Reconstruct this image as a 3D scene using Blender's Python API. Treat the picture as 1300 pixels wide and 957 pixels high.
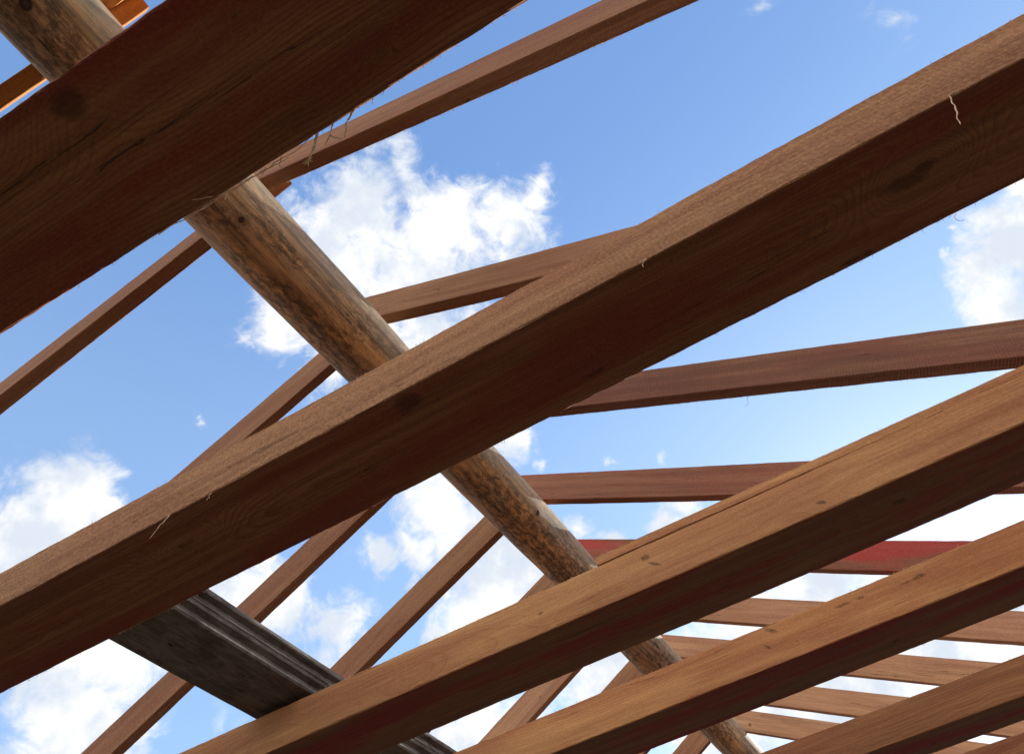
import bpy, math, random
from mathutils import Vector, Matrix, noise

for o in list(bpy.data.objects):
    bpy.data.objects.remove(o)
scene = bpy.context.scene
COL = scene.collection
S = 0.87                      # metres per layout unit (joist undersides hang 1 unit over the eye)

# ------------------------------------------------------------------ camera
cam_d = bpy.data.cameras.new('camera')
cam = bpy.data.objects.new('camera', cam_d)
COL.objects.link(cam)
VR = ((0.8691564, 0.4764315, -0.1325899), (-0.4604017, 0.6816560, -0.5686610), (-0.1805473, 0.5553000, 0.8118156))
cx, cy, cz = VR[0], tuple(-v for v in VR[1]), tuple(-v for v in VR[2])
cam.matrix_world = Matrix(((cx[0], cy[0], cz[0], 0), (cx[1], cy[1], cz[1], 0), (cx[2], cy[2], cz[2], 0), (0, 0, 0, 1)))
cam_d.sensor_fit = 'HORIZONTAL'
cam_d.sensor_width = 36
cam_d.lens = 36 * 853.422 / 1300
cam_d.shift_y = -45 / 1300
cam_d.clip_start = 0.02
cam_d.clip_end = 2000
scene.camera = cam

# ------------------------------------------------------------------ exposure, sun, sky
scene.view_settings.view_transform = 'Standard'
scene.view_settings.look = 'None'
scene.view_settings.gamma = 1
scene.view_settings.exposure = 1.0
scene.cycles.max_bounces = 8
scene.cycles.diffuse_bounces = 5

SUN = Vector((0.19, 0.90, 0.37)).normalized()
sun_d = bpy.data.lights.new('sun', 'SUN')
sun_d.energy = 4.0
sun_d.angle = math.radians(0.5)
sun_d.color = (1.0, 0.94, 0.85)
sun = bpy.data.objects.new('sun', sun_d)
COL.objects.link(sun)
sun.rotation_euler = SUN.to_track_quat('Z', 'Y').to_euler()
sun.location = SUN * 60

# cumulus masses: direction on the sky, angular radius, density
CLOUDS = [(-0.286, 0.304, 0.909, 0.084, 1), (-0.197, 0.392, 0.899, 0.081, 1), (-0.106, 0.43, 0.897, 0.063, 1), (-0.257, 0.42, 0.871, 0.092, 1), (-0.347, 0.353, 0.869, 0.079, 1), (-0.44, 0.347, 0.828, 0.046, 0.9), (-0.436, 0.427, 0.792, 0.042, 0.85), (-0.281, 0.486, 0.828, 0.07, 1), (-0.34, 0.441, 0.831, 0.057, 1), (-0.193, 0.274, 0.942, 0.055, 0.45), (-0.252, 0.254, 0.934, 0.043, 0.6), (-0.03, 0.405, 0.914, 0.036, 0.6), (-0.055, 0.42, 0.906, 0.04, 0.6), (-0.129, 0.372, 0.919, 0.045, 0.7), (0.32, 0.342, 0.884, 0.05, 0.10), (0.425, 0.4, 0.812, 0.06, 0.08), (-0.716, 0.322, 0.62, 0.059, 1), (-0.751, 0.319, 0.578, 0.058, 1), (-0.7, 0.353, 0.621, 0.036, 1), (-0.755, 0.445, 0.481, 0.057, 1), (-0.722, 0.491, 0.488, 0.051, 1), (-0.683, 0.504, 0.529, 0.054, 1), (-0.625, 0.527, 0.577, 0.058, 1), (-0.59, 0.581, 0.561, 0.047, 1), (-0.541, 0.643, 0.542, 0.042, 0.95), (-0.584, 0.53, 0.615, 0.03, 0.7), (-0.371, 0.639, 0.674, 0.061, 1), (-0.353, 0.68, 0.642, 0.06, 1), (-0.423, 0.655, 0.626, 0.041, 0.9), (-0.473, 0.631, 0.615, 0.032, 0.8), (-0.444, 0.675, 0.589, 0.021, 0.5), (-0.335, 0.748, 0.573, 0.079, 1), (-0.392, 0.75, 0.532, 0.051, 1), (-0.287, 0.773, 0.565, 0.053, 1), (-0.433, 0.734, 0.524, 0.034, 0.8), (-0.236, 0.655, 0.718, 0.034, 0.85), (-0.223, 0.691, 0.688, 0.016, 0.5), (-0.213, 0.759, 0.615, 0.022, 0.75), (-0.184, 0.781, 0.596, 0.022, 0.75), (-0.102, 0.802, 0.589, 0.034, 0.85), (-0.064, 0.795, 0.603, 0.034, 0.8), (-0.124, 0.734, 0.667, 0.018, 0.5), (-0.068, 0.754, 0.653, 0.018, 0.5), (-0.016, 0.809, 0.587, 0.023, 0.7), (0.428, 0.639, 0.639, 0.062, 1), (0.388, 0.694, 0.607, 0.042, 1), (0.392, 0.665, 0.636, 0.039, 0.95), (0.464, 0.599, 0.653, 0.048, 1), (0.362, 0.643, 0.675, 0.013, 0.5), (0.38, 0.622, 0.684, 0.011, 0.5), (0.355, 0.753, 0.554, 0.02, 0.7), (0.042, 0.882, 0.469, 0.06, 1), (-0.055, 0.89, 0.453, 0.07, 1), (0.114, 0.912, 0.393, 0.074, 1), (0.179, 0.922, 0.342, 0.068, 1), (0.172, 0.864, 0.474, 0.014, 0.5), (-0.239, 0.852, 0.466, 0.087, 1), (-0.143, 0.902, 0.408, 0.09, 1), (0.012, 0.944, 0.33, 0.117, 1), (-0.587, 0.677, 0.443, 0.081, 1), (-0.429, 0.795, 0.43, 0.084, 1), (-0.762, 0.487, 0.428, 0.071, 1), (-0.568, 0.381, 0.73, 0.016, 0.35)]


class NT:
    """tiny node-tree helper"""
    def __init__(s, tree):
        s.t = tree
        s.n = tree.nodes
        s.l = tree.links

    def new(s, kind, **kw):
        nd = s.n.new(kind)
        for k, v in kw.items():
            setattr(nd, k, v)
        return nd

    def put(s, sock, v):
        if isinstance(v, bpy.types.NodeSocket):
            s.l.new(v, sock)
        else:
            sock.default_value = v

    def math(s, op, a, b=0.0, c=0.0, clamp=False):
        nd = s.new('ShaderNodeMath', operation=op, use_clamp=clamp)
        s.put(nd.inputs[0], a); s.put(nd.inputs[1], b); s.put(nd.inputs[2], c)
        return nd.outputs[0]

    def vmath(s, op, a, b=(0, 0, 0), scale=None):
        nd = s.new('ShaderNodeVectorMath', operation=op)
        s.put(nd.inputs[0], a); s.put(nd.inputs[1], b)
        if scale is not None:
            s.put(nd.inputs['Scale'], scale)
        return nd.outputs['Value'] if op in ('LENGTH', 'DISTANCE', 'DOT_PRODUCT') else nd.outputs[0]

    def noise(s, vec, scale, detail=4, rough=0.55, color=False, dist=0.0):
        nd = s.new('ShaderNodeTexNoise')
        s.put(nd.inputs['Vector'], vec)
        nd.inputs['Scale'].default_value = scale
        nd.inputs['Detail'].default_value = detail
        nd.inputs['Roughness'].default_value = rough
        nd.inputs['Distortion'].default_value = dist
        return nd.outputs['Color'] if color else nd.outputs['Fac']

    def smooth(s, v, a, b, lo=0.0, hi=1.0):
        nd = s.new('ShaderNodeMapRange', interpolation_type='SMOOTHSTEP')
        s.put(nd.inputs['Value'], v)
        nd.inputs['From Min'].default_value = a
        nd.inputs['From Max'].default_value = b
        nd.inputs['To Min'].default_value = lo
        nd.inputs['To Max'].default_value = hi
        return nd.outputs[0]

    def mix(s, f, a, b, mode='MIX'):
        nd = s.new('ShaderNodeMix', data_type='RGBA', blend_type=mode)
        s.put(nd.inputs[0], f)
        for i, v in ((6, a), (7, b)):
            if not isinstance(v, bpy.types.NodeSocket) and len(v) == 3:
                v = (*v, 1)
            s.put(nd.inputs[i], v)
        return nd.outputs[2]

    def scale3(s, vec, sc):
        return s.vmath('MULTIPLY', vec, sc)


world = bpy.data.worlds.new('World')
scene.world = world
world.use_nodes = True
W = NT(world.node_tree)
W.n.clear()
sky = W.new('ShaderNodeTexSky', sky_type='NISHITA', sun_disc=False)
sky.sun_elevation = math.asin(SUN.z)
sky.sun_rotation = math.atan2(SUN.x, SUN.y)
sky.air_density = 1.0
sky.dust_density = 0.25
sky.ozone_density = 1.0
gen = W.new('ShaderNodeTexCoord').outputs['Generated']
gen = W.vmath('NORMALIZE', gen)
warp = W.vmath('SUBTRACT', W.noise(gen, 7.0, 5, 0.6, color=True), (0.5, 0.5, 0.5))
p = W.vmath('ADD', gen, W.vmath('SCALE', warp, scale=0.085))
warp2 = W.vmath('SUBTRACT', W.noise(gen, 34.0, 5, 0.6, color=True), (0.5, 0.5, 0.5))
p = W.vmath('ADD', p, W.vmath('SCALE', warp2, scale=0.034))
field = None
for a, b, c, r, st in CLOUDS:
    dd = W.vmath('DISTANCE', p, (a, b, c))
    v = W.math('MULTIPLY_ADD', dd, -1 / r, st)
    field = v if field is None else W.math('SMOOTH_MAX', field, v, 0.25)
# unseen cloud added behind and beside the viewer to brighten the timber sides
away = W.smooth(W.vmath('DOT_PRODUCT', gen, tuple((-VR[2][0] * -1, VR[2][1], VR[2][2]))), 0.45, 0.72, 1.0, 0.0)
fill_cloud = W.smooth(W.noise(W.scale3(gen, (1, 1, 1.8)), 2.6, 6, 0.55), 0.36, 0.54)
fill_cloud = W.math('MULTIPLY', fill_cloud, away)
fb = W.noise(gen, 20.0, 9, 0.60, dist=0.9)
fb2 = W.noise(gen, 60.0, 6, 0.6)
det = W.math('ADD', W.math('MULTIPLY_ADD', fb, 1.9, -0.95), W.math('MULTIPLY_ADD', fb2, 0.55, -0.275))
dens = W.math('ADD', W.math('ADD', field, det), 0.18)
mask = W.smooth(dens, -0.16, 0.74)
mask = W.math('MAXIMUM', mask, fill_cloud)
# thin veils round the cloud edges
veil = W.math('MULTIPLY', W.smooth(W.math('ADD', field, W.math('MULTIPLY_ADD', fb, 2.6, -1.3)), -0.45, 0.5), 0.22)
mask = W.math('MAXIMUM', mask, veil)
body = W.smooth(W.noise(gen, 9.0, 7, 0.6), 0.40, 0.58, 0.12, 1.0)
cloud = W.mix(body, (0.36, 0.40, 0.46), (0.535, 0.535, 0.53))
cloud = W.mix(away, cloud, (0.86, 0.85, 0.83))  # added out-of-view cloud is set brighter, as fill light
sz = W.new('ShaderNodeSeparateXYZ')
W.put(sz.inputs[0], gen)
clear = W.smooth(sz.outputs[2], 0.66, 0.95)                      # thin haze low down, clearer overhead
skyc = W.mix(0.5, W.vmath('SCALE', sky.outputs[0], scale=0.14), W.mix(clear, (0.175, 0.295, 0.52), (0.095, 0.205, 0.46)))
col = W.mix(mask, skyc, cloud)
bg = W.new('ShaderNodeBackground')
W.l.new(col, bg.inputs[0])
bg.inputs[1].default_value = 1.0
wo = W.new('ShaderNodeOutputWorld')
W.l.new(bg.outputs[0], wo.inputs[0])
world.cycles.sampling_method = 'MANUAL'
world.cycles.sample_map_resolution = 1024


# ------------------------------------------------------------------ materials
def new_mat(name):
    m = bpy.data.materials.new(name)
    m.use_nodes = True
    t = NT(m.node_tree)
    bs = m.node_tree.nodes['Principled BSDF']
    return m, t, bs


def wood_mat(name, light, dark, stain=(0.20, 0.05, 0.035), stain_amt=0.5, ring=0.0062, saw=0.5, knots=(),
             pith=(0.16, -0.10), grain=1.0, rand_knots=True, mould=0.15, fuzz=0.5):
    """Rough-sawn softwood, grain along local X: growth rings, knots, saw marks, stain."""
    m, t, bs = new_mat(name)
    tc = t.new('ShaderNodeTexCoord').outputs['Object']
    rnd = t.new('ShaderNodeObjectInfo').outputs['Random']
    off = t.new('ShaderNodeCombineXYZ')
    t.put(off.inputs[0], t.math('MULTIPLY', rnd, 37.0))
    t.put(off.inputs[1], t.math('MULTIPLY', rnd, 5.0))
    q = t.vmath('ADD', tc, off.outputs[0])                       # noise domain, differs per timber
    lng = t.scale3(q, (1.0, 7.0, 7.0))
    # growth rings
    drift = t.vmath('SUBTRACT', t.noise(t.scale3(q, (1.0, 2.5, 2.5)), 1.3, 3, 0.5, color=True), (0.5, 0.5, 0.5))
    pp = t.vmath('ADD', t.scale3(tc, (0, 1, 1)), t.scale3(drift, (0, 0.10, 0.10)))
    rr = t.vmath('DISTANCE', pp, (0, pith[0], pith[1]))
    phase = t.math('MULTIPLY', rr, 1.0 / ring)
    kmask = None
    for kn in knots:
        kx, ky, kz, kr = kn[:4]
        sx_, sk = (kn[4], kn[5]) if len(kn) > 4 else (1.25, 0.0)       # stretch along the grain, slant
        v = t.vmath('SUBTRACT', t.vmath('ADD', tc, t.vmath('SCALE', drift, scale=0.03)), (kx, ky, kz))
        sv = t.new('ShaderNodeSeparateXYZ')
        t.put(sv.inputs[0], v)
        yz = t.math('ADD', sv.outputs[1], sv.outputs[2])
        cv = t.new('ShaderNodeCombineXYZ')
        t.put(cv.inputs[0], t.math('MULTIPLY', t.math('ADD', sv.outputs[0], t.math('MULTIPLY', yz, sk)), 1 / sx_))
        t.put(cv.inputs[1], sv.outputs[1]); t.put(cv.inputs[2], sv.outputs[2])
        d = t.vmath('LENGTH', cv.outputs[0])
        phase = t.math('ADD', phase, t.math('MULTIPLY', t.math('POWER', 2.718, t.math('MULTIPLY', t.math('MULTIPLY', d, d), -1 / (2 * (kr * 2.4) ** 2))), 9.0))
        k = t.smooth(t.math('ADD', d, t.math('MULTIPLY_ADD', t.noise(q, 45.0, 3), 0.016, -0.008)), kr * 1.25, kr * 0.5, 0, 0.85)
        kmask = k if kmask is None else t.math('MAXIMUM', kmask, k)
    if rand_knots:
        vo = t.new('ShaderNodeTexVoronoi')
        sc = (1.9, 4.5, 4.5)
        t.put(vo.inputs['Vector'], t.scale3(q, sc))
        vo.inputs['Scale'].default_value = 1.0
        kp = t.scale3(vo.outputs['Position'], tuple(1 / v for v in sc))
        d = t.vmath('DISTANCE', t.vmath('ADD', q, t.vmath('SCALE', drift, scale=0.03)), kp)
        phase = t.math('ADD', phase, t.math('MULTIPLY', t.math('POWER', 2.718, t.math('MULTIPLY', t.math('MULTIPLY', d, d), -1 / (2 * 0.028 ** 2))), 3.0))
        k = t.smooth(d, 0.0145, 0.008)
        kmask = k if kmask is None else t.math('MAXIMUM', kmask, k)
    saw_ = t.math('FRACT', phase)
    late = t.math('POWER', saw_, 3.0)                            # latewood line, sharp on one side
    late = t.math('MULTIPLY', late, t.smooth(saw_, 1.0, 0.9))
    fade = t.smooth(t.noise(t.scale3(q, (1.2, 4, 4)), 1.5, 3), 0.3, 0.7, 0.35, 1.0)
    late = t.math('MULTIPLY', t.math('MULTIPLY', late, fade), grain)
    # fine pores and streaks along the grain
    fine = t.noise(t.scale3(q, (9.0, 260.0, 260.0)), 1.0, 4, 0.6)
    streak = t.noise(t.scale3(q, (1.6, 38.0, 38.0)), 1.0, 6, 0.7)
    blot = t.noise(lng, 0.9, 5, 0.6)
    grit = t.noise(t.scale3(q, (1.0, 1.5, 1.5)), 170.0, 6, 0.8)
    c = t.mix(t.smooth(streak, 0.36, 0.64), light, tuple(l * 0.35 + d_ * 0.65 for l, d_ in zip(light, dark)))
    c = t.mix(t.math('MULTIPLY', late, 0.75), c, dark)
    c = t.mix(t.smooth(fine, 0.35, 0.75, 0.0, 0.38), c, dark)
    # reddish heartwood / preservative patches
    st = t.smooth(t.noise(t.scale3(q, (1.4, 9.0, 9.0)), 1.0, 5, 0.55), 0.44, 0.62, 0.0, stain_amt)
    c = t.mix(st, c, stain)
    # darker grime, mildew specks
    c = t.mix(t.smooth(blot, 0.5, 0.75, 0, mould), c, (0.07, 0.05, 0.035))
    speck = t.smooth(t.noise(t.scale3(q, (1, 1.6, 1.6)), 34.0, 3, 0.7), 0.70, 0.78, 0, mould * 2)
    c = t.mix(speck, c, (0.05, 0.035, 0.03))
    # fuzzy sawn surface
    c = t.mix(t.smooth(grit, 0.45, 0.62, 0.0, 0.42 * fuzz), c, tuple(v * 0.45 for v in dark))
    c = t.mix(t.smooth(grit, 0.52, 0.36, 0.0, 0.38 * fuzz), c, tuple(min(1, v * 1.45) for v in light))
    # saw marks across the timber
    sx = t.new('ShaderNodeSeparateXYZ')
    t.put(sx.inputs[0], tc)
    bow = t.math('ADD', sx.outputs[0], t.math('MULTIPLY', t.noise(q, 3.0, 2), 0.025))
    bow = t.math('ADD', bow, t.math('MULTIPLY', t.math('ADD', sx.outputs[1], sx.outputs[2]), 0.10))
    sm = t.math('MULTIPLY_ADD', t.math('SINE', t.math('MULTIPLY', bow, 2 * math.pi / 0.0085)), 0.5, 0.5)
    smv = t.math('MULTIPLY', sm, t.smooth(t.noise(t.scale3(q, (2, 3, 3)), 1.7, 3), 0.4, 0.62, 0.12, 1.0))
    c = t.mix(t.math('MULTIPLY', smv, 0.30 * saw), c, dark)
    if kmask is not None:
        kc = t.mix(t.smooth(t.noise(q, 160, 3), 0.4, 0.6), (0.055, 0.028, 0.016), tuple(v * 0.6 for v in dark))
        c = t.mix(t.math('MULTIPLY', kmask, 0.85), c, kc)
    # thin drying checks along the grain
    ck = t.noise(t.scale3(q, (1.6, 55, 55)), 1.0, 2, 0.4)
    ck = t.smooth(t.math('ABSOLUTE', t.math('SUBTRACT', ck, 0.5)), 0.006, 0.0)
    ck = t.math('MULTIPLY', ck, t.smooth(t.noise(t.scale3(q, (1.5, 12, 12)), 1.0, 2), 0.56, 0.62))
    c = t.mix(t.math('MULTIPLY', ck, 0.8), c, (0.03, 0.018, 0.012))
    t.put(bs.inputs['Base Color'], c)
    bs.inputs['Roughness'].default_value = 0.86
    bs.inputs['Specular IOR Level'].default_value = 0.25
    h = t.math('MULTIPLY', late, -0.5)
    h = t.math('ADD', h, t.math('MULTIPLY', grit, 0.9 * fuzz))
    h = t.math('ADD', h, t.math('MULTIPLY', fine, 0.7))
    h = t.math('ADD', h, t.math('MULTIPLY', smv, 0.8 * saw))
    h = t.math('ADD', h, t.math('MULTIPLY', ck, -1.5))
    bp = t.new('ShaderNodeBump')
    bp.inputs['Strength'].default_value = 0.8
    bp.inputs['Distance'].default_value = 0.0018
    t.put(bp.inputs['Height'], h)
    t.put(bs.inputs['Normal'], bp.outputs[0])
    return m


def log_mat(name, knots):
    """Debarked, weathered round log, grain along local X."""
    m, t, bs = new_mat(name)
    tc = t.new('ShaderNodeTexCoord').outputs['Object']
    n1 = t.noise(t.scale3(tc, (1.6, 8, 8)), 1.0, 6, 0.62)
    n2 = t.noise(t.scale3(tc, (4, 22, 22)), 1.0, 7, 0.68)
    n3 = t.noise(t.scale3(tc, (3.2, 60, 60)), 1.0, 5, 0.6)
    grit = t.noise(t.scale3(tc, (1, 2.2, 2.2)), 110.0, 5, 0.7)
    mot = t.noise(t.scale3(tc, (1, 2.0, 2.0)), 26.0, 8, 0.78)
    c = t.mix(t.smooth(n1, 0.36, 0.60), (0.76, 0.42, 0.17), (0.50, 0.33, 0.19))
    c = t.mix(t.smooth(n2, 0.52, 0.70, 0, 0.6), c, (0.32, 0.27, 0.20))        # silvered streaks
    c = t.mix(t.smooth(n3, 0.44, 0.62, 0, 0.6), c, (0.17, 0.09, 0.042))
    mould = t.math('MULTIPLY', t.smooth(mot, 0.42, 0.57), t.smooth(t.noise(t.scale3(tc, (2.3, 7, 7)), 1.0, 5, 0.65), 0.38, 0.54))
    c = t.mix(t.math('MULTIPLY', mould, 0.80), c, (0.075, 0.052, 0.036))
    c = t.mix(t.smooth(grit, 0.5, 0.72, 0, 0.35), c, (0.10, 0.065, 0.04))
    # greyer flanks: bleached wood, plus skylight from the sides painted into the colour
    sp = t.new('ShaderNodeSeparateXYZ')
    t.put(sp.inputs[0], tc)
    fl = t.smooth(t.math('ADD', t.math('ABSOLUTE', sp.outputs[1]), t.math('MULTIPLY_ADD', n2, 0.06, -0.03)), 0.075, 0.122, 0, 0.6)
    c = t.mix(fl, c, (0.40, 0.33, 0.235))
    c = t.mix(t.math('MULTIPLY', t.smooth(n3, 0.52, 0.7, 0, 0.7), fl), c, (0.10, 0.085, 0.07))
    for (kx, ky, kz, kr) in knots:
        d = t.vmath('DISTANCE', t.vmath('ADD', tc, t.vmath('SCALE', t.vmath('SUBTRACT', t.noise(tc, 30, 3, color=True), (0.5, 0.5, 0.5)), scale=0.008)), (kx, ky, kz))
        c = t.mix(t.smooth(d, kr * 2.3, kr, 0, 0.45), c, (0.20, 0.09, 0.035))
        c = t.mix(t.smooth(d, kr * 1.1, kr * 0.8, 0, 0.92), c, (0.035, 0.018, 0.012))
        c = t.mix(t.smooth(d, kr * 0.6, kr * 0.4, 0, 0.6), c, (0.10, 0.05, 0.03))
    ck = t.noise(t.scale3(tc, (1.1, 26, 26)), 1.0, 3, 0.5)
    ck = t.smooth(t.math('ABSOLUTE', t.math('SUBTRACT', ck, 0.5)), 0.010, 0.0)
    ck = t.math('MULTIPLY', ck, t.smooth(t.noise(t.scale3(tc, (1.4, 8, 8)), 1.2, 2), 0.5, 0.58))
    c = t.mix(t.math('MULTIPLY', ck, 0.85), c, (0.025, 0.018, 0.013))
    t.put(bs.inputs['Base Color'], c)
    bs.inputs['Roughness'].default_value = 0.8
    bs.inputs['Specular IOR Level'].default_value = 0.3
    h = t.math('ADD', t.math('MULTIPLY', n3, 1.4), t.math('MULTIPLY', grit, 0.6))
    h = t.math('ADD', h, t.math('MULTIPLY', ck, -2.5))
    bp = t.new('ShaderNodeBump')
    bp.inputs['Strength'].default_value = 0.7
    bp.inputs['Distance'].default_value = 0.003
    t.put(bp.inputs['Height'], h)
    t.put(bs.inputs['Normal'], bp.outputs[0])
    return m


def grey_mat(name):
    m, t, bs = new_mat(name)
    tc = t.new('ShaderNodeTexCoord').outputs['Object']
    n1 = t.noise(t.scale3(tc, (4, 16, 16)), 1.0, 7, 0.72)
    n2 = t.noise(t.scale3(tc, (14, 110, 110)), 1.0, 6, 0.75)
    n3 = t.noise(t.scale3(tc, (1, 1.6, 1.6)), 12.0, 8, 0.75)
    c = t.mix(t.smooth(n1, 0.3, 0.7), (0.25, 0.225, 0.20), (0.14, 0.125, 0.11))
    c = t.mix(t.smooth(n2, 0.4, 0.7, 0, 0.6), c, (0.05, 0.044, 0.04))
    c = t.mix(t.smooth(n3, 0.46, 0.62, 0, 0.7), c, (0.075, 0.06, 0.05))
    dash = t.noise(t.scale3(tc, (12, 60, 60)), 1.0, 3, 0.5)
    c = t.mix(t.smooth(dash, 0.70, 0.76, 0, 0.9), c, (0.012, 0.010, 0.009))
    t.put(bs.inputs['Base Color'], c)
    bs.inputs['Roughness'].default_value = 0.95
    bs.inputs['Specular IOR Level'].default_value = 0.12
    bp = t.new('ShaderNodeBump')
    bp.inputs['Strength'].default_value = 0.6
    bp.inputs['Distance'].default_value = 0.002
    t.put(bp.inputs['Height'], t.math('ADD', t.math('ADD', n2, n1), n3))
    t.put(bs.inputs['Normal'], bp.outputs[0])
    return m


def plain_mat(name, a, b, sc=60):
    m, t, bs = new_mat(name)
    tc = t.new('ShaderNodeTexCoord').outputs['Object']
    t.put(bs.inputs['Base Color'], t.mix(t.smooth(t.noise(tc, sc, 4), 0.35, 0.65), a, b))
    bs.inputs['Roughness'].default_value = 0.9
    return m


# joist timbers: origin of each joist is at world x = 0, so knots are given in its own coordinates
JY = [-0.0303, 0.6758, 1.5368, 2.2088, 3.1003, 3.86, 4.62, 5.4]
JZ = [0.9917, 1.0154, 0.986, 1.0063, 1.0, 1.0, 1.0, 1.0]
JW, JH = 0.2305 * S, 0.1227 * S
MJ = [
    wood_mat('joist_wood_overhead', (0.37, 0.175, 0.07), (0.17, 0.06, 0.025), stain=(0.24, 0.05, 0.035), stain_amt=0.75, saw=0.25,
             knots=[(-0.461, 0.030, 0.0, 0.021)], rand_knots=False, pith=(-0.02, -0.055), grain=1.3, ring=0.0055),
    wood_mat('joist_wood_middle', (0.50, 0.27, 0.13), (0.25, 0.11, 0.05), stain=(0.25, 0.08, 0.045), stain_amt=0.40, saw=0.7,
             knots=[(0.444, 0.098, 0.0, 0.014, 2.6, 0.0), (0.475, 0.088, 0.0, 0.012, 1.6, 0), (-0.408, 0.026, 0.0, 0.020), (-0.93, 0.074, 0.0, 0.014)], rand_knots=False, pith=(0.10, -0.04), fuzz=0.9, mould=0.22),
    wood_mat('joist_wood_golden', (0.68, 0.38, 0.165), (0.42, 0.19, 0.075), stain=(0.22, 0.035, 0.035), stain_amt=0.35, saw=0.15,
             knots=[(-0.239, 0.0, 0.072, 0.010, 1.3, 0), (0.159, 0.0, 0.020, 0.005, 1.5, 1.0), (-0.222, 0.0, 0.048, 0.012, 0.55, 1.4), (-0.52, 0, .05, .005, 1.5, 0)], rand_knots=False, pith=(-0.12, 0.02), fuzz=0.35, mould=0.12, ring=0.0042),
    wood_mat('joist_wood_light', (0.66, 0.36, 0.155), (0.40, 0.175, 0.07), stain=(0.22, 0.035, 0.035), stain_amt=0.35, saw=0.1,
             knots=[(-0.078, 0.0, 0.086, 0.011, 0.8, 1.0), (-0.11, 0, 0.05, 0.010, 0.5, .6), (0.33, 0, 0.07, 0.004, 8.0, 0.0), (0.12, 0, 0.075, 0.0035, 12.0, 0.0)], rand_knots=True, pith=(0.1, 0.14), fuzz=0.35, mould=0.12, ring=0.0048),
    wood_mat('joist_wood_far', (0.42, 0.215, 0.095), (0.22, 0.09, 0.04), stain_amt=0.35, saw=0.2, fuzz=0.35),
]
MU = [wood_mat('stained_shaded_wide_face_' + n_, l_, d_, stain=s_, stain_amt=a_, saw=sw_, knots=k_, rand_knots=False, pith=p_, fuzz=0.35, mould=0.3, grain=1.4, ring=r_)  # reddish stain on the wide faces, with underside shade painted in as darker wood
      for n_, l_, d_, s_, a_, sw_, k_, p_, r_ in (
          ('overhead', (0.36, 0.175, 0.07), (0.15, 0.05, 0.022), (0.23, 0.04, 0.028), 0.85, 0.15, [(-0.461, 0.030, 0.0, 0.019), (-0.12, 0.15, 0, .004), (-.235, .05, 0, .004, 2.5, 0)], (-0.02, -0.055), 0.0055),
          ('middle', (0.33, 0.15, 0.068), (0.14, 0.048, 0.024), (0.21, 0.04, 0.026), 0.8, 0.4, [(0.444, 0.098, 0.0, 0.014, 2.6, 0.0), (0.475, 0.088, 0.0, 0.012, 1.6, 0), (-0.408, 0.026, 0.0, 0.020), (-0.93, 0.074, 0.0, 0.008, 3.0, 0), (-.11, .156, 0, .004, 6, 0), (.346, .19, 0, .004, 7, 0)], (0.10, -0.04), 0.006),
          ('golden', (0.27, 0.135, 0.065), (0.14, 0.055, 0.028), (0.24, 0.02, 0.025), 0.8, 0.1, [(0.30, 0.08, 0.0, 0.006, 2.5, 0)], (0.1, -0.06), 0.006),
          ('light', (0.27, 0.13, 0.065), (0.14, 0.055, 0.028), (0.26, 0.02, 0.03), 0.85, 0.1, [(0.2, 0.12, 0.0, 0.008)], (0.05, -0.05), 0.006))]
MR = wood_mat('rafter_wood', (0.40, 0.21, 0.105), (0.20, 0.085, 0.04), stain=(0.24, 0.08, 0.05), stain_amt=0.35, saw=0.35, pith=(0.09, -0.06), mould=0.25)
MRS = wood_mat('rafter_wood_saw_marked', (0.30, 0.15, 0.085), (0.13, 0.055, 0.035), stain=(0.22, 0.065, 0.05), stain_amt=0.45, saw=1.1, pith=(0.09, 0.26), mould=0.4)
MRR = wood_mat('rafter_wood_red_stained', (0.33, 0.15, 0.085), (0.18, 0.06, 0.035), stain=(0.42, 0.05, 0.045), stain_amt=0.85, saw=0.3, pith=(0.09, -0.1), mould=0.2)
MR4 = wood_mat('rafter_wood_reddish', (0.36, 0.17, 0.095), (0.18, 0.065, 0.04), stain=(0.32, 0.09, 0.06), stain_amt=0.5, saw=0.3, pith=(0.09, -0.08), mould=0.3)
MRP = wood_mat('rafter_wood_pale', (0.58, 0.34, 0.185), (0.34, 0.165, 0.085), stain=(0.30, 0.12, 0.08), stain_amt=0.3, saw=0.2, pith=(0.02, -0.08), mould=0.15)
MRO = wood_mat('rafter_wood_orange_glow', (0.55, 0.24, 0.06), (0.32, 0.11, 0.025), stain=(0.40, 0.14, 0.035), stain_amt=0.4, saw=0.2, pith=(0.02, -0.08), mould=0.05)  # orange glow of bounced sunlight painted into the wood colour
MFIB = plain_mat('wood_fibre', (0.80, 0.62, 0.40), (0.62, 0.42, 0.24))
MGREY = grey_mat('weathered_grey_wood')


# ------------------------------------------------------------------ builders
def link(name, verts, faces, mat, parent=None, smooth=False):
    me = bpy.data.meshes.new(name)
    me.from_pydata([tuple(v) for v in verts], [], faces)
    me.materials.append(mat)
    if smooth:
        for f in me.polygons:
            f.use_smooth = True
    me.update()
    o = bpy.data.objects.new(name, me)
    COL.objects.link(o)
    if parent:
        o.parent = parent
    return o


def tag(o, label=None, cat=None, group=None, kind=None):
    if label: o['label'] = label
    if cat: o['category'] = cat
    if group: o['group'] = group
    if kind: o['kind'] = kind
    return o


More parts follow.
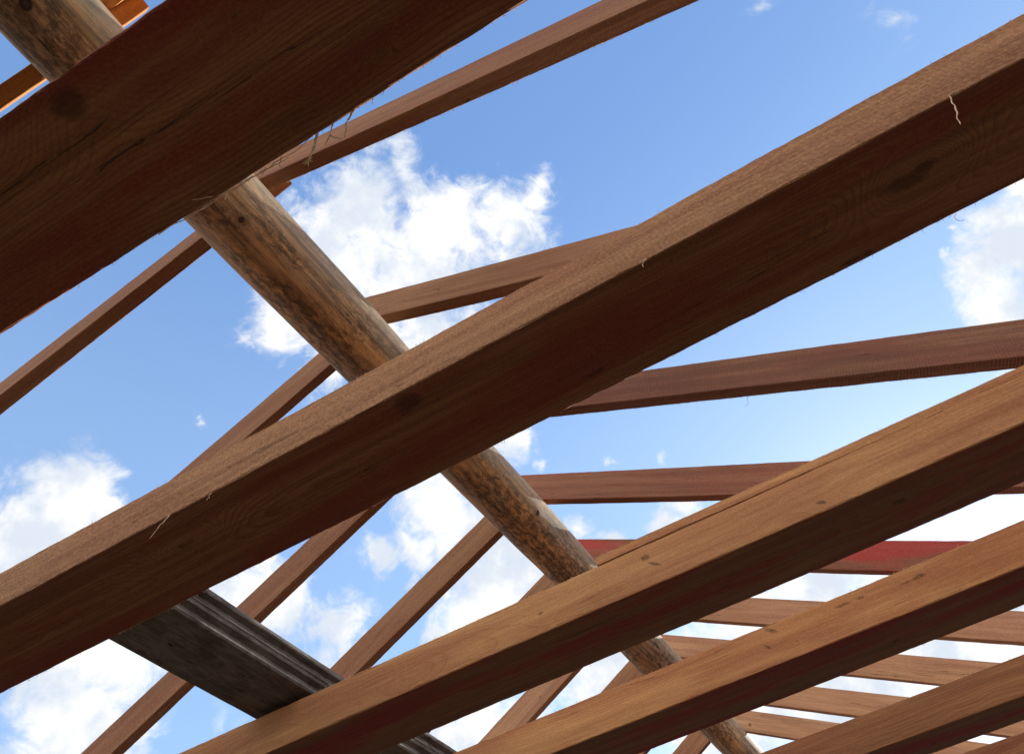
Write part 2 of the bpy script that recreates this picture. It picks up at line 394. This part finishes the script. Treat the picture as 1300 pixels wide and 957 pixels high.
def rect_profile(w, h, y0=0.0, ch=0.003):
    """closed cross-section (y, z), rounded arrises, extra points along the faces"""
    c = ch
    pts = []
    for (ax, az, bx, bz) in ((0, 0, w, 0), (w, 0, w, h), (w, h, 0, h), (0, h, 0, 0)):
        dx, dz = bx - ax, bz - az
        L = math.hypot(dx, dz)
        ux, uz = dx / L, dz / L
        for s_ in (c * 1.0, c * 2.2, L * 0.5, L - c * 2.2, L - c * 1.0):
            pts.append((ax + ux * s_ + y0, az + uz * s_))
        # arris mid point pulled in
        nx, nz = -uz, ux
        pts.append((bx + (-ux + nx) * c * 0.3 + y0, bz + (-uz + nz) * c * 0.3))
    return pts


BOW = {}


def bow_at(x, seed, bow):
    return noise.noise(Vector((x * 0.9, seed * 3.1, 0.3))) * bow, noise.noise(Vector((x * 0.9, seed * 3.1, 9.3))) * bow


def sweep(name, prof, x0, x1, step, mat, parent=None, seed=0, rough=0.0012, bow=0.002, world_m=None, smooth=False):
    rng = random.Random(seed)
    n = max(2, int((x1 - x0) / step))
    k = len(prof)
    cyc = sum(p[0] for p in prof) / k
    czc = sum(p[1] for p in prof) / k
    V, F = [], []
    for i in range(n + 1):
        x = x0 + (x1 - x0) * i / n
        bx, bz = bow_at(x, seed, bow)
        for j, (y, z) in enumerate(prof):
            a = noise.noise(Vector((x * 14, j * 0.9 + seed * 7, 1.7))) * 0.7 + noise.noise(Vector((x * 60, j * 2.3 + seed, 5.5))) * 0.5
            dy, dz = (y - cyc), (z - czc)
            L = math.hypot(dy, dz) + 1e-6
            V.append((x, y + bx + dy / L * a * rough, z + bz + dz / L * a * rough))
    for i in range(n):
        for j in range(k):
            a = i * k + j
            b = i * k + (j + 1) % k
            F.append((a, a + k, b + k, b))
    F.append(tuple(range(k)))
    F.append(tuple(reversed([n * k + j for j in range(k)])))
    o = link(name, V, F, mat, parent, smooth)
    BOW[o.name] = (seed, bow)
    return o


def strand(V, F, pts, r0, r1, sides=4):
    """tapered tube through pts, appended to V, F"""
    n = len(pts)
    base = len(V)
    for i, p_ in enumerate(pts):
        p_ = Vector(p_)
        t_ = (Vector(pts[min(i + 1, n - 1)]) - Vector(pts[max(i - 1, 0)])).normalized()
        a = t_.orthogonal().normalized()
        b = t_.cross(a)
        r = r0 + (r1 - r0) * i / (n - 1)
        for s_ in range(sides):
            an = 2 * math.pi * s_ / sides
            V.append(p_ + a * math.cos(an) * r + b * math.sin(an) * r)
    for i in range(n - 1):
        for s_ in range(sides):
            q0 = base + i * sides + s_
            q1 = base + i * sides + (s_ + 1) % sides
            F.append((q0, q1, q1 + sides, q0 + sides))
    F.append(tuple(base + s_ for s_ in reversed(range(sides))))
    F.append(tuple(base + (n - 1) * sides + s_ for s_ in range(sides)))


def wiggle(start, end, seed, amp=0.15, n=9, curl=(0, 0, 0)):
    rng = random.Random(seed)
    a, b = Vector(start), Vector(end)
    L = (b - a).length
    c = Vector(curl)
    out = []
    ph = rng.random() * 9
    for i in range(n):
        t_ = i / (n - 1)
        w_ = Vector((noise.noise(Vector((t_ * 2.5, ph, 0))), noise.noise(Vector((t_ * 2.5, ph, 7))), noise.noise(Vector((t_ * 2.5, ph, 15)))))
        out.append(a.lerp(b, t_) + w_ * L * amp * min(1, t_ * 3) + c * math.sin(t_ * math.pi))
    return out


def fringe(parent, edges, count, seed, lo=0.004, hi=0.014, xr=(-1.5, 1.5)):
    """short torn fibres standing off the sawn arrises; edges = [(y, z, dir_y, dir_z)]"""
    rng = random.Random(seed)
    V, F = [], []
    for _ in range(count):
        y, z, dy, dz = rng.choice(edges)
        x = rng.uniform(*xr)
        if noise.noise(Vector((x * 5, seed, 2))) < rng.uniform(-0.5, 0.35):
            continue
        L = rng.uniform(lo, hi) * rng.choice((0.5, 0.7, 1, 1))
        d = Vector((rng.uniform(-1.6, 1.6), dy + rng.uniform(-.5, .5), dz + rng.uniform(-.5, .5))).normalized()
        bx, bz = bow_at(x, *BOW[parent.name])
        s_ = Vector((x, y + bx, z + bz))
        strand(V, F, wiggle(s_ - d * 0.001, s_ + d * L, rng.random() * 99, 0.25, 4), rng.uniform(0.00025, 0.0005), 0.0001, 3)
    if V:
        o = link('loose_fibres', V, F, MFIB, parent)
        o['kind'] = 'stuff'
        return o


# ------------------------------------------------------------------ ground (never seen directly, lights the undersides)
mg, tg, bg_ = new_mat('bare_soil')
tcg = tg.new('ShaderNodeTexCoord').outputs['Object']
tg.put(bg_.inputs['Base Color'], tg.mix(tg.noise(tcg, 2.0, 8, 0.65), (0.036, 0.020, 0.011), (0.07, 0.042, 0.022)))
bg_.inputs['Roughness'].default_value = 0.95
GZ = -1.6
ground = link('ground', [(-400, -400, GZ), (400, -400, GZ), (400, 400, GZ), (-400, 400, GZ)], [(0, 1, 2, 3)], mg)
ground['kind'] = 'structure'

# ------------------------------------------------------------------ ceiling joists
JL = [
    'broad dark brown joist overhead across the top left corner, fraying along its lower edge',
    'long dark joist crossing the middle of the frame in front of the ridge log',
    'golden brown joist at lower right carrying a thin board along its top edge',
    'golden brown joist with a long dark scratch, below the joist that carries a thin board',
    'joist of which only the top side shows in the bottom right corner',
    'far joist low at the bottom, first beyond the corner joist',
    'far joist low at the bottom, second beyond the corner joist',
    'farthest of the joists at the bottom edge',
]
joists = []
for i in range(7):
    h = 0.1025 if i == 2 else JH
    near = i < 4
    o = sweep('ceiling_joist', rect_profile(JW, h, 0, 0.0028), -3.6, 1.9, 0.012 if near else 0.03, MJ[min(i, 4)], seed=i + 1,
              rough=(0.0017, 0.0016, 0.0015, 0.0015, 0.001, 0.001, 0.001)[i], bow=(0.002, .004, .004, .004, .004, .004, .004)[i])
    o.location = (0, JY[i] * S, JZ[i] * S)
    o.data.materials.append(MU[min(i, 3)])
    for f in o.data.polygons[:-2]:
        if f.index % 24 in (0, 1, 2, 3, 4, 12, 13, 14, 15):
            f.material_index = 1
    tag(o, JL[i], 'joist', 'ceiling joists spanning under the open roof')
    joists.append(o)
JE = [(0, 0, -.6, -.8), (JW, 0, .7, -.7), (0, JH, -.7, .7)]
fringe(joists[0], [(JW, 0, .6, -.7)] * 3 + [(0, 0, -.6, -.6)], 420, 1, 0.002, 0.007, (-1.3, .7))
fringe(joists[1], JE, 700, 2, 0.002, 0.006, (-1.6, .9))
fringe(joists[2], [(0, .1025, -.5, .8), (0, .1025, -.5, .8), (JW, 0, .7, -.7)], 400, 3, 0.003, 0.009, (-1.4, .8))
fringe(joists[3], [(0, JH, -.5, .8), (0, JH, -.5, .8), (JW, 0, .7, -.7)], 300, 4, 0.003, 0.008, (-.9, .8))
fringe(joists[4], [(0, JH, -.5, .8)], 300, 5, 0.004, 0.012, (-.6, .8))


def splinter(joist, starts_ends, seed, r=0.0007, amp=0.15):
    V, F = [], []
    for k, (a, b) in enumerate(starts_ends):
        bx, bz = bow_at(a[0], *BOW[joist.name])
        bo = Vector((0, bx, bz))
        strand(V, F, wiggle(Vector(a) + bo, Vector(b) + bo, seed + k * 1.7, amp, 12), r, r * 0.45, 5)
    return link('splinter', V, F, MFIB, joist)


# torn strands along the far lower arris of the overhead joist (its own coordinates)
e = (JW, 0)
def E_(x, dy=0.0, dz=0.0):
    return (x, e[0] + dy, e[1] + dz)
def tri(*p):
    return [(p[k], p[k + 1]) for k in range(len(p) - 1)]
splinter(joists[0], [((-.50, .2005, -.001), (-.405, .2035, -.002)), ((-.455, .2005, 0), (-.345, .2045, -.002)), ((-.406, .197, -.001), (-.43, .186, -.004)), ((-.385, .2005, 0), (-.392, .206, -.012)), ((-.40, .2, 0), (-.35, .204, -.003))], 1, 0.0009, .05)
splinter(joists[0], [((-.36, .202, -.001), (-.25, .2035, -.001)), ((-.335, .2025, -.001), (-.29, .206, -.003)), ((-.325, .2015, 0), (-.337, .208, -.010))] + tri((-.30, .201, 0), (-.307, .207, -.007), (-.304, .211, -.013)), 11, 0.0009, .06)
T1, T2 = (-.254, .208, -.010), (-.267, .2165, -.022)
splinter(joists[0], tri((-.245, .2005, 0), T1, T2, (-.2745, .219, -.022)) + tri((-.243, .2005, 0), (-.252, .209, -.012), T2, (-.264, .2205, -.023)) + tri(T2, (-.271, .222, -.028)) + tri(T2, (-.2775, .2165, -.020)) + tri(T2, (-.2615, .2165, -.021)), 23, 0.0013, .10)
splinter(joists[0], tri((-.220, .2005, 0), (-.229, .208, -.010), (-.240, .213, -.018)) + tri((-.229, .208, -.010), (-.225, .2125, -.013), (-.218, .217, -.018)) + [((-.229, .208, -.010), (-.232, .2085, -.016))], 37, 0.0012, .10)
splinter(joists[0], tri((-.191, .2005, 0), (-.203, .2055, -.010), (-.2125, .217, -.022)) + tri((-.188, .2005, 0), (-.200, .2045, -.008)), 51, 0.0013, .08)
splinter(joists[0], [((-.16, .2005, 0), (-.163, .204, -.009))], 57, 0.0006)
# single curls on the middle joist
splinter(joists[1], tri((.526, 0, .004), (.508, -.006, -.036), (.481, -.012, -.088)) + [((.524, 0, .004), (.536, -.003, .002))], 71, 0.0012, .06)
splinter(joists[1], tri((-.896, 0, 0), (-.905, -.004, -.018), (-.915, -.008, -.048)) + [((-.896, 0, 0), (-.900, -.006, -.024))], 83, 0.0008, .06)
splinter(joists[1], [((-.801, 0, -.002), (-.798, -.005, -.022))], 85, 0.0006)
splinter(joists[1], [((.050, 0, .002), (.039, -.006, -.021)), ((.050, 0, .002), (.034, -.003, -.006))], 89, 0.0008)
ring_pts = [(.515 + .008 * math.cos(a * .5), JW + .004 + .002 * math.sin(a), -.004 + .009 * math.sin(a * .5)) for a in [3.3 + k * .55 for k in range(12)]]
V, F = [], []
strand(V, F, ring_pts, 0.0005, 0.0003, 4)
link('splinter', V, F, MFIB, joists[1])

# thin board lying on the golden joist
bd = sweep('thin_board', rect_profile(0.13, 0.0225, 0, 0.0012), -0.355, 1.9, 0.012, MJ[3], seed=31, rough=0.0016, bow=0.004)
bd.location = (0, JY[2] * S - 0.0012, JZ[2] * S + 0.1000)
tag(bd, 'thin rough board lying on a golden brown joist, its cut end by the log', 'board')
fringe(bd, [(0, .0205, -.4, .9)], 260, 8, 0.003, 0.008, (-.355, .8))

# ------------------------------------------------------------------ weathered grey beam lying across the joists
gs = 0.8356 * S
gw, gh = 0.2626 * gs, 0.1276 * gs
gx, gz = -1.6511 * gs, 1.35 * gs
gp = [(-gw, 0.003), (-gw + .003, 0), (-gw * .5, 0.0005), (-.004, 0), (0, .004), (0.0, gh * .09),
      (-.016, gh * .13), (-.018, gh * .33), (-.001, gh * .38), (0.002, gh * .44), (-.003, gh * .47), (-.003, gh * .49), (.001, gh * .52), (-.002, gh * .56),
      (-.017, gh * .60), (-.018, gh * .82), (-.002, gh * .86), (0, gh * .90), (-.001, gh * .99), (-.006, gh), (-gw * .5, gh), (-gw + .004, gh), (-gw, gh - .004)]
# local x runs along world +Y, local y = -world X
gp2 = [(-a, b) for a, b in gp]
gb = sweep('grooved_beam', list(reversed(gp2)), 0.72, 6.0, 0.015, MGREY, seed=41, rough=0.0010, bow=0.004)
gb.matrix_world = Matrix(((0, -1, 0, gx), (1, 0, 0, 0), (0, 0, 1, gz + 0.0), (0, 0, 0, 1)))
tag(gb, 'weathered dark grey timber with grooved side lying over the joists at bottom left', 'beam')

# ------------------------------------------------------------------ rafters
ZR, XR = 2.5, -1.0015
A_R, A_L = 0.4729, 0.4657
RY = [-0.191, 0.528, 1.2543, 1.9715, 2.6922, 3.382, 4.0638, 4.7042, 5.42, 6.12, 6.84]
RW = [0.050, 0.0526, 0.0538, 0.0565, 0.051, 0.0445, 0.0442, 0.0385, .05, .05, .05]
RH = [0.16, 0.1833, 0.1678, 0.1624, 0.1675, 0.1615, 0.1598, 0.1511, .16, .16, .16]
RYAW = [0, -0.0127, -0.0054, -0.0003, 0.0037, 0.0003, 0.0017, -0.0008, 0, 0, 0]
LY = [-0.1405, 0.5665, 1.29, 1.99, 2.7052, 3.409, 4.0877, 4.7423, 5.47, 6.17, 6.89]
LW = [0.0525, 0.0519, 0.0416, 0.0486, 0.0513, 0.0489, 0.0528, 0.0489, .05, .05, .05]
LH = [0.155, 0.1575, 0.1645, 0.1583, 0.1605, 0.1565, 0.1617, 0.1515, .16, .16, .16]
LYAW = [0, 0.0007, -0.0022, 0.0038, -0.0037, 0.0005, 0.0005, 0.0003, 0, 0, 0]
RM = [MRO, MR, MR, MRS, MR4, MRR, MRP, MRP, MRP, MRP, MRP]
LM = [MRO, MR, MR, MR, MR, MR, MRP, MR, MR, MR, MR]
RL = [
    'dark rafter sliver at the very top left, to the right of the ridge log',
    'rafter running from the ridge log to the top edge, behind the fraying strands',
    'rafter right of the log before the large white cloud, its lower edge rough and red',
    'dark saw marked rafter reaching the right edge above the golden joist',
    'reddish brown rafter to the right of the log just below the middle joist',
    'red stained rafter showing between the two golden joists',
    'pale brown rafter with small knots below the red stained rafter',
    'pale rafter touching the right side of the lowest visible piece of log',
    'far right slope rafter low behind the corner joist',
    'far right slope rafter beyond the corner joist near the lower edge',
]
LL = [
    'orange rafter with a sunlit white side behind the overhead joist at top left',
    'rafter running from the upper part of the ridge log down to the left edge',
    'rafter passing from the log down behind the middle joist at left',
    'rafter below the middle joist running down to the grooved grey beam, two knots near it',
    'rafter from the lower log across the white cloud down to the grey beam',
    'short piece of rafter between the log and the top of the golden joist',
    'orange brown rafter end showing under the golden joist at the bottom',
    'rafter left of the lowest visible bit of the log, between two golden joists',
    'far left slope rafter low at the bottom beyond the log',
    'far left slope rafter at the bottom edge',
]


def rafter(side, i):
    if side == 'R':
        y, w, h, yaw, al, mat, sg, lab = RY[i], RW[i], RH[i], RYAW[i], A_R, RM[i], 1, RL[i]
        y0 = 0.0
    else:
        y, w, h, yaw, al, mat, sg, lab = LY[i], LW[i], LH[i], LYAW[i], A_L, LM[i], -1, LL[i]
        y0 = -w * S
    top = 0.15 if side == 'R' else (0.082 if i < 2 else 0.02)
    D = Vector((sg * math.cos(al), yaw, -math.sin(al))).normalized()
    N = Vector((sg * math.sin(al), 0, math.cos(al)))
    Yv = N.cross(D).normalized()
    N = D.cross(Yv)
    o = sweep('rafter', rect_profile(w * S, h * S, y0, 0.0022), -top, 2.75, 0.02 if i < 7 else 0.04, mat, seed=60 + i + (20 if side == 'L' else 0), rough=0.0016, bow=0.003)
    P = Vector((XR, y, ZR)) * S
    o.matrix_world = Matrix(((D.x, Yv.x, N.x, P.x), (D.y, Yv.y, N.y, P.y), (D.z, Yv.z, N.z, P.z), (0, 0, 0, 1)))
    tag(o, lab, 'rafter', 'rafters on the right slope' if side == 'R' else 'rafters on the left slope')
    return o


raf = {}
for i in range(10):
    raf['R', i] = rafter('R', i)
    raf['L', i] = rafter('L', i)
for i in (1, 2, 3, 4):
    w_, h_ = RW[i] * S, RH[i] * S
    fringe(raf['R', i], [(w_, 0, .7, -.7)], 260, 90 + i, 0.004, 0.012, (0.1, 2.2))
V, F = [], []
w3 = RW[3] * S
strand(V, F, wiggle((1.20, w3, 0), (1.19, w3 + .012, -.03), 4, .3, 10), 0.0009, 0.0004, 4)
link('splinter', V, F, MFIB, raf['R', 3])

# ------------------------------------------------------------------ ridge log
XC, YAWL, RA, ZC = -1.1029 * S, 0.0296, 0.1422 * S, 2.3578 * S
Dl = Vector((YAWL, 1, 0)).normalized()
ml = Matrix(((Dl.x, -Dl.y, 0, XC), (Dl.y, Dl.x, 0, 0), (0, 0, 1, ZC), (0, 0, 0, 1)))
inv = ml.inverted()
def on_log(xz, yz):
    """point of the log under direction (x/z, y/z) from the eye"""
    d_ = inv.to_3x3() @ Vector((xz, yz, 1))
    s_ = inv @ Vector((0, 0, 0))
    a_ = d_.y ** 2 + d_.z ** 2
    b_ = 2 * (s_.y * d_.y + s_.z * d_.z)
    c_ = s_.y ** 2 + s_.z ** 2 - RA ** 2
    t_ = (-b_ - math.sqrt(max(0, b_ * b_ - 4 * a_ * c_))) / (2 * a_)
    return s_ + d_ * t_
KL = [on_log(-.462, .2477), on_log(-.485, -.11), on_log(-.40, 1.13), on_log(-.43, -.13)]
MLOG = log_mat('weathered_log', [(*KL[0], .011), (*KL[1], .016), (*KL[2], .012), (*KL[3], .007)])
NS = 56
V, F = [], []
x0, x1 = -1.3, 6.6
n = int((x1 - x0) / 0.03)
for i in range(n + 1):
    x = x0 + (x1 - x0) * i / n
    r_ = RA - 0.0023 * (x / S) * S
    for j in range(NS):
        an = 2 * math.pi * j / NS
        c_, s_ = math.cos(an), math.sin(an)
        dr = noise.noise(Vector((x * 1.1, c_ * 1.1, s_ * 1.1 + 4))) * 0.009 + noise.noise(Vector((x * 3.0, c_ * 5, s_ * 5))) * 0.0022 \
            + noise.noise(Vector((x * 7.0, c_ * 16, s_ * 16))) * 0.0011
        for kp in KL:
            dk = (Vector((x, c_ * r_, s_ * r_)) - kp).length
            dr += 0.004 * math.exp(-(dk / 0.035) ** 2)
        V.append((x, c_ * (r_ + dr), s_ * (r_ + dr)))
for i in range(n):
    for j in range(NS):
        a = i * NS + j
        b = i * NS + (j + 1) % NS
        F.append((a, b, b + NS, a + NS))
F.append(tuple(reversed(range(NS))))
F.append(tuple(n * NS + j for j in range(NS)))
lg = link('ridge_log', V, F, MLOG, smooth=True)
lg.matrix_world = ml
tag(lg, 'thick weathered round log under the rafters, running from top left down to the right', 'log')
